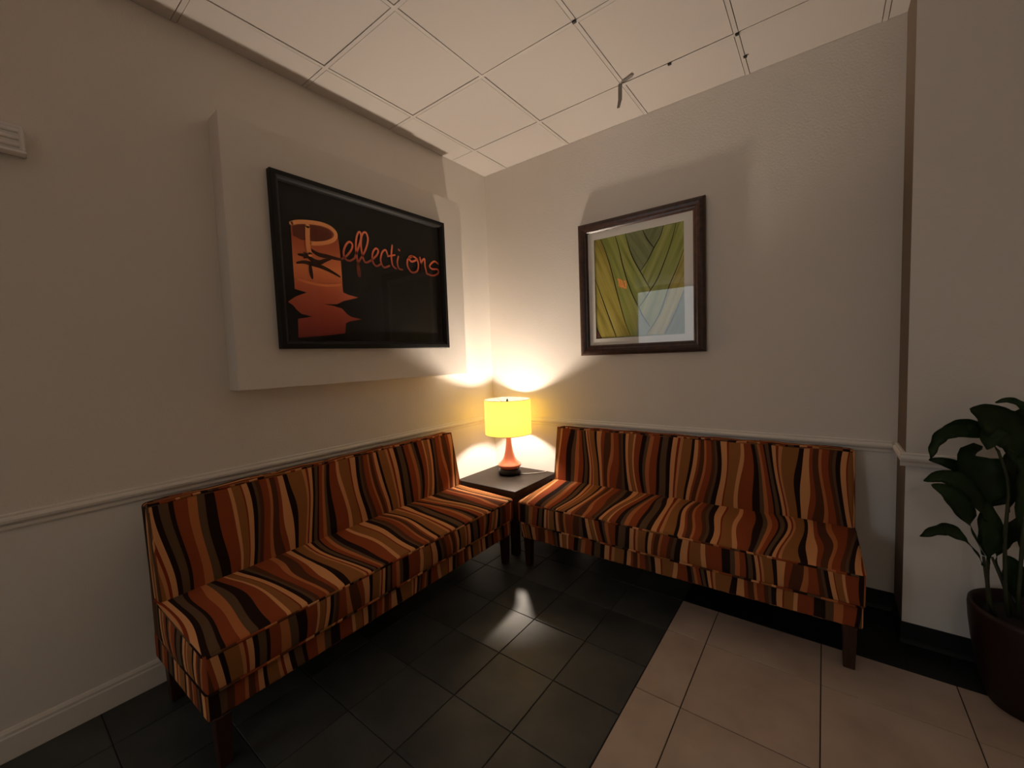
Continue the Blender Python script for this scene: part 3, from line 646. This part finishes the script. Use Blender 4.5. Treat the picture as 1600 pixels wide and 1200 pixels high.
BS = {'bg':(DK,.5),'A':(DK,-.5),'B':(GR,.45),'C':(GR,.4),'D':(OC,.4),'E':(DK,.45),'K':(PA,-.5),'F':(GR,-.45),'G':(GR,-.35),'H':(OC,-.4),'I':(OC,-.4),'J':(((.16,.05,.03),(.22,.08,.05),(.25,.10,.06)),-.5)}
pr2 = boxo('leaf_artwork', (AX0-1.389, AX1-1.389, -.0085, -.0076, AZ0-1.44, AZ1-1.44), blade_mat(99, *DK, .4), t)
clamp = lambda a, b: (min(max(a, AX0+.003), AX1-.003), min(max(b, AZ0+.003), AZ1-.003))
d = .0087
for i, (k, pts) in enumerate(BLADES):
    cs, an = BS[k]; poly2('leaf_blade', [clamp(*p) for p in pts], p2, d, blade_mat(i, *cs, an), pr2); d += .00006
bm = bmesh.new(); d += .0001
for pts in RIBS: ribbon(bm, [clamp(*p) for p in pts], .0075, p2, d, taper=True); d += .00003
bmesh.ops.recalc_face_normals(bm, faces=bm.faces[:]); obj('leaf_edges', bm, mat('print_leaf_shadow', (.022,.020,.009), .6, spec=.2), pr2)
boxo('glass_pane', (mx0-1.389, mx1-1.389, -.0180, -.0160, mz0-1.44, mz1-1.44), M['glass'], t)

# ------------------------------------------------------------------ potted plant by the column
PC = Vector((3.122, -.515, 0))
t = thing('potted_plant', 'broad leaved green plant in a dark oxblood pot in front of the column', 'plant', PC)
bm = bmesh.new(); lathe(bm, [(.108,0),(.122,.004),(.140,.06),(.158,.14),(.173,.23),(.182,.31),(.186,.37),(.184,.388),(.177,.392),(.170,.386),(.168,.35),(.16,.335)], 48); obj('pot', bm, M['pot'], t, True)
bm = bmesh.new(); lathe(bm, [(.150,.335),(.167,.345),(.12,.352),(.05,.356),(.004,.357)], 32); obj('soil', bm, M['soil'], t, True)
view = Vector((.25, -1, .15)).normalized()
def leaf(wd, pet, pts):
    P = smoothpath([Vector(p)-PC for p in pts], 5); n_ = len(P); bm = bmesh.new(); rows = []
    for i, p in enumerate(P):
        f = i/(n_-1); d_ = (P[min(i+1,n_-1)]-P[max(i-1,0)])
        if d_.length < 1e-6: d_ = Vector((0,-.01,-.01))
        d_.normalize(); s = d_.cross(view)
        if s.length < .2: s = Vector((1,0,0))
        s.normalize(); nrm = s.cross(d_).normalized()
        g = max(0,(f-pet)/(1-pet)); hw = wd/2*(math.sin(math.pi*g**.75)**.8 if 0 < g < 1 else 0) + .003
        rows.append([bm.verts.new(p + s*hw*k + nrm*(abs(k)*hw*.28 + .006*math.sin(i*1.3+k*2)*abs(k))) for k in (-1,-.5,0,.5,1)])
    for a, b in zip(rows, rows[1:]):
        for k in range(4): bm.faces.new((a[k], a[k+1], b[k+1], b[k]))
    bmesh.ops.solidify(bm, geom=bm.faces[:], thickness=.0015)
    obj('leaf', bm, M['leaf'], t, True)
for wd, pet, pts in LEAVES: leaf(wd, pet, pts)
for pts in STALKS:
    bm = bmesh.new(); P = smoothpath([Vector(p)-PC for p in pts], 5)
    P[-1] = Vector((P[-1].x*.9, P[-1].y, .352)); tube(bm, P, .0045, 7, .007); obj('stem', bm, M['stalk'], t, True)

# ------------------------------------------------------------------ wall light, ceiling strip, exit sign
t = thing('wall_light', 'unlit wall light with ribbed clear lens high on the left wall', 'light', (.001, -2.92, 2.28))
boxo('housing', (0,.02,-.19,.185,-.002,.104), M['white_plastic'], t, bev=.006)
bm = bmesh.new(); box(bm, .02,.062,-.185,.180,0,.1, bev=.012, seg=3); le = obj('lens', bm, M['lens'], t, True)
for z in (.022,.048,.074):
    bm = bmesh.new(); tube(bm, [Vector((.062,-.17,z)), Vector((.062,.165,z))], .009, 8); obj('rib', bm, M['lens'], le, True)
boxo('lower_edge', (.02,.066,-.185,.180,-.004,.004), mat('lens_edge_glint', (.9,.88,.85), .3), le, bev=.0015)  # pale colour stands in for the bright glint along the lens edge
t = thing('ceiling_hook_strip', 'bent grey metal strip hanging from the ceiling grid above the right sofa', 'hanger', (1.455, -.425, H))
bm = bmesh.new(); pts = [(0,0,-.001),(-.002,.002,-.04),(-.004,.004,-.09),(-.012,.008,-.135)]
for a, b in zip(pts, pts[1:]):
    pass
P = [Vector(p) for p in pts]; sid = Vector((.011,.004,0)); A = [bm.verts.new(p+sid*(1 if i < 3 else .2)) for i, p in enumerate(P)]; B = [bm.verts.new(p-sid*(1 if i < 3 else 1.2)) for i, p in enumerate(P)]
for i in range(3): bm.faces.new((A[i],A[i+1],B[i+1],B[i]))
bmesh.ops.solidify(bm, geom=bm.faces[:], thickness=.002); obj('strip', bm, M['clip'], t)
bm = bmesh.new(); f = bm.faces.new([bm.verts.new(v) for v in ((.006,-.014,-.003),(.085,-.045,-.006),(.092,-.022,-.006),(.012,.012,-.003))]); bmesh.ops.solidify(bm, geom=[f], thickness=.002); obj('flange', bm, M['clip'], t)
t = thing('exit_sign', 'red lit exit sign above the ribbed wall light on the left wall', 'sign', (.001, -3.07, 2.388))
boxo('housing', (0,.045,-.16,.16,0,.19), M['white_plastic'], t, bev=.006)
fc = bpy.data.curves.new('exit_text', 'FONT'); fc.body = 'EXIT'; fc.size = .16; fc.align_x = 'CENTER'; fc.extrude = .002
fo = bpy.data.objects.new('exit_text', fc); me = bpy.data.meshes.new_from_object(fo); bpy.data.objects.remove(fo)
me.transform(Matrix.Translation((.048,0,.04)) @ Matrix(((0,0,1,0),(1,0,0,0),(0,1,0,0),(0,0,0,1)))); me.materials.append(M['exit_red'])
link('lettering', me, t, label='red glowing letters')
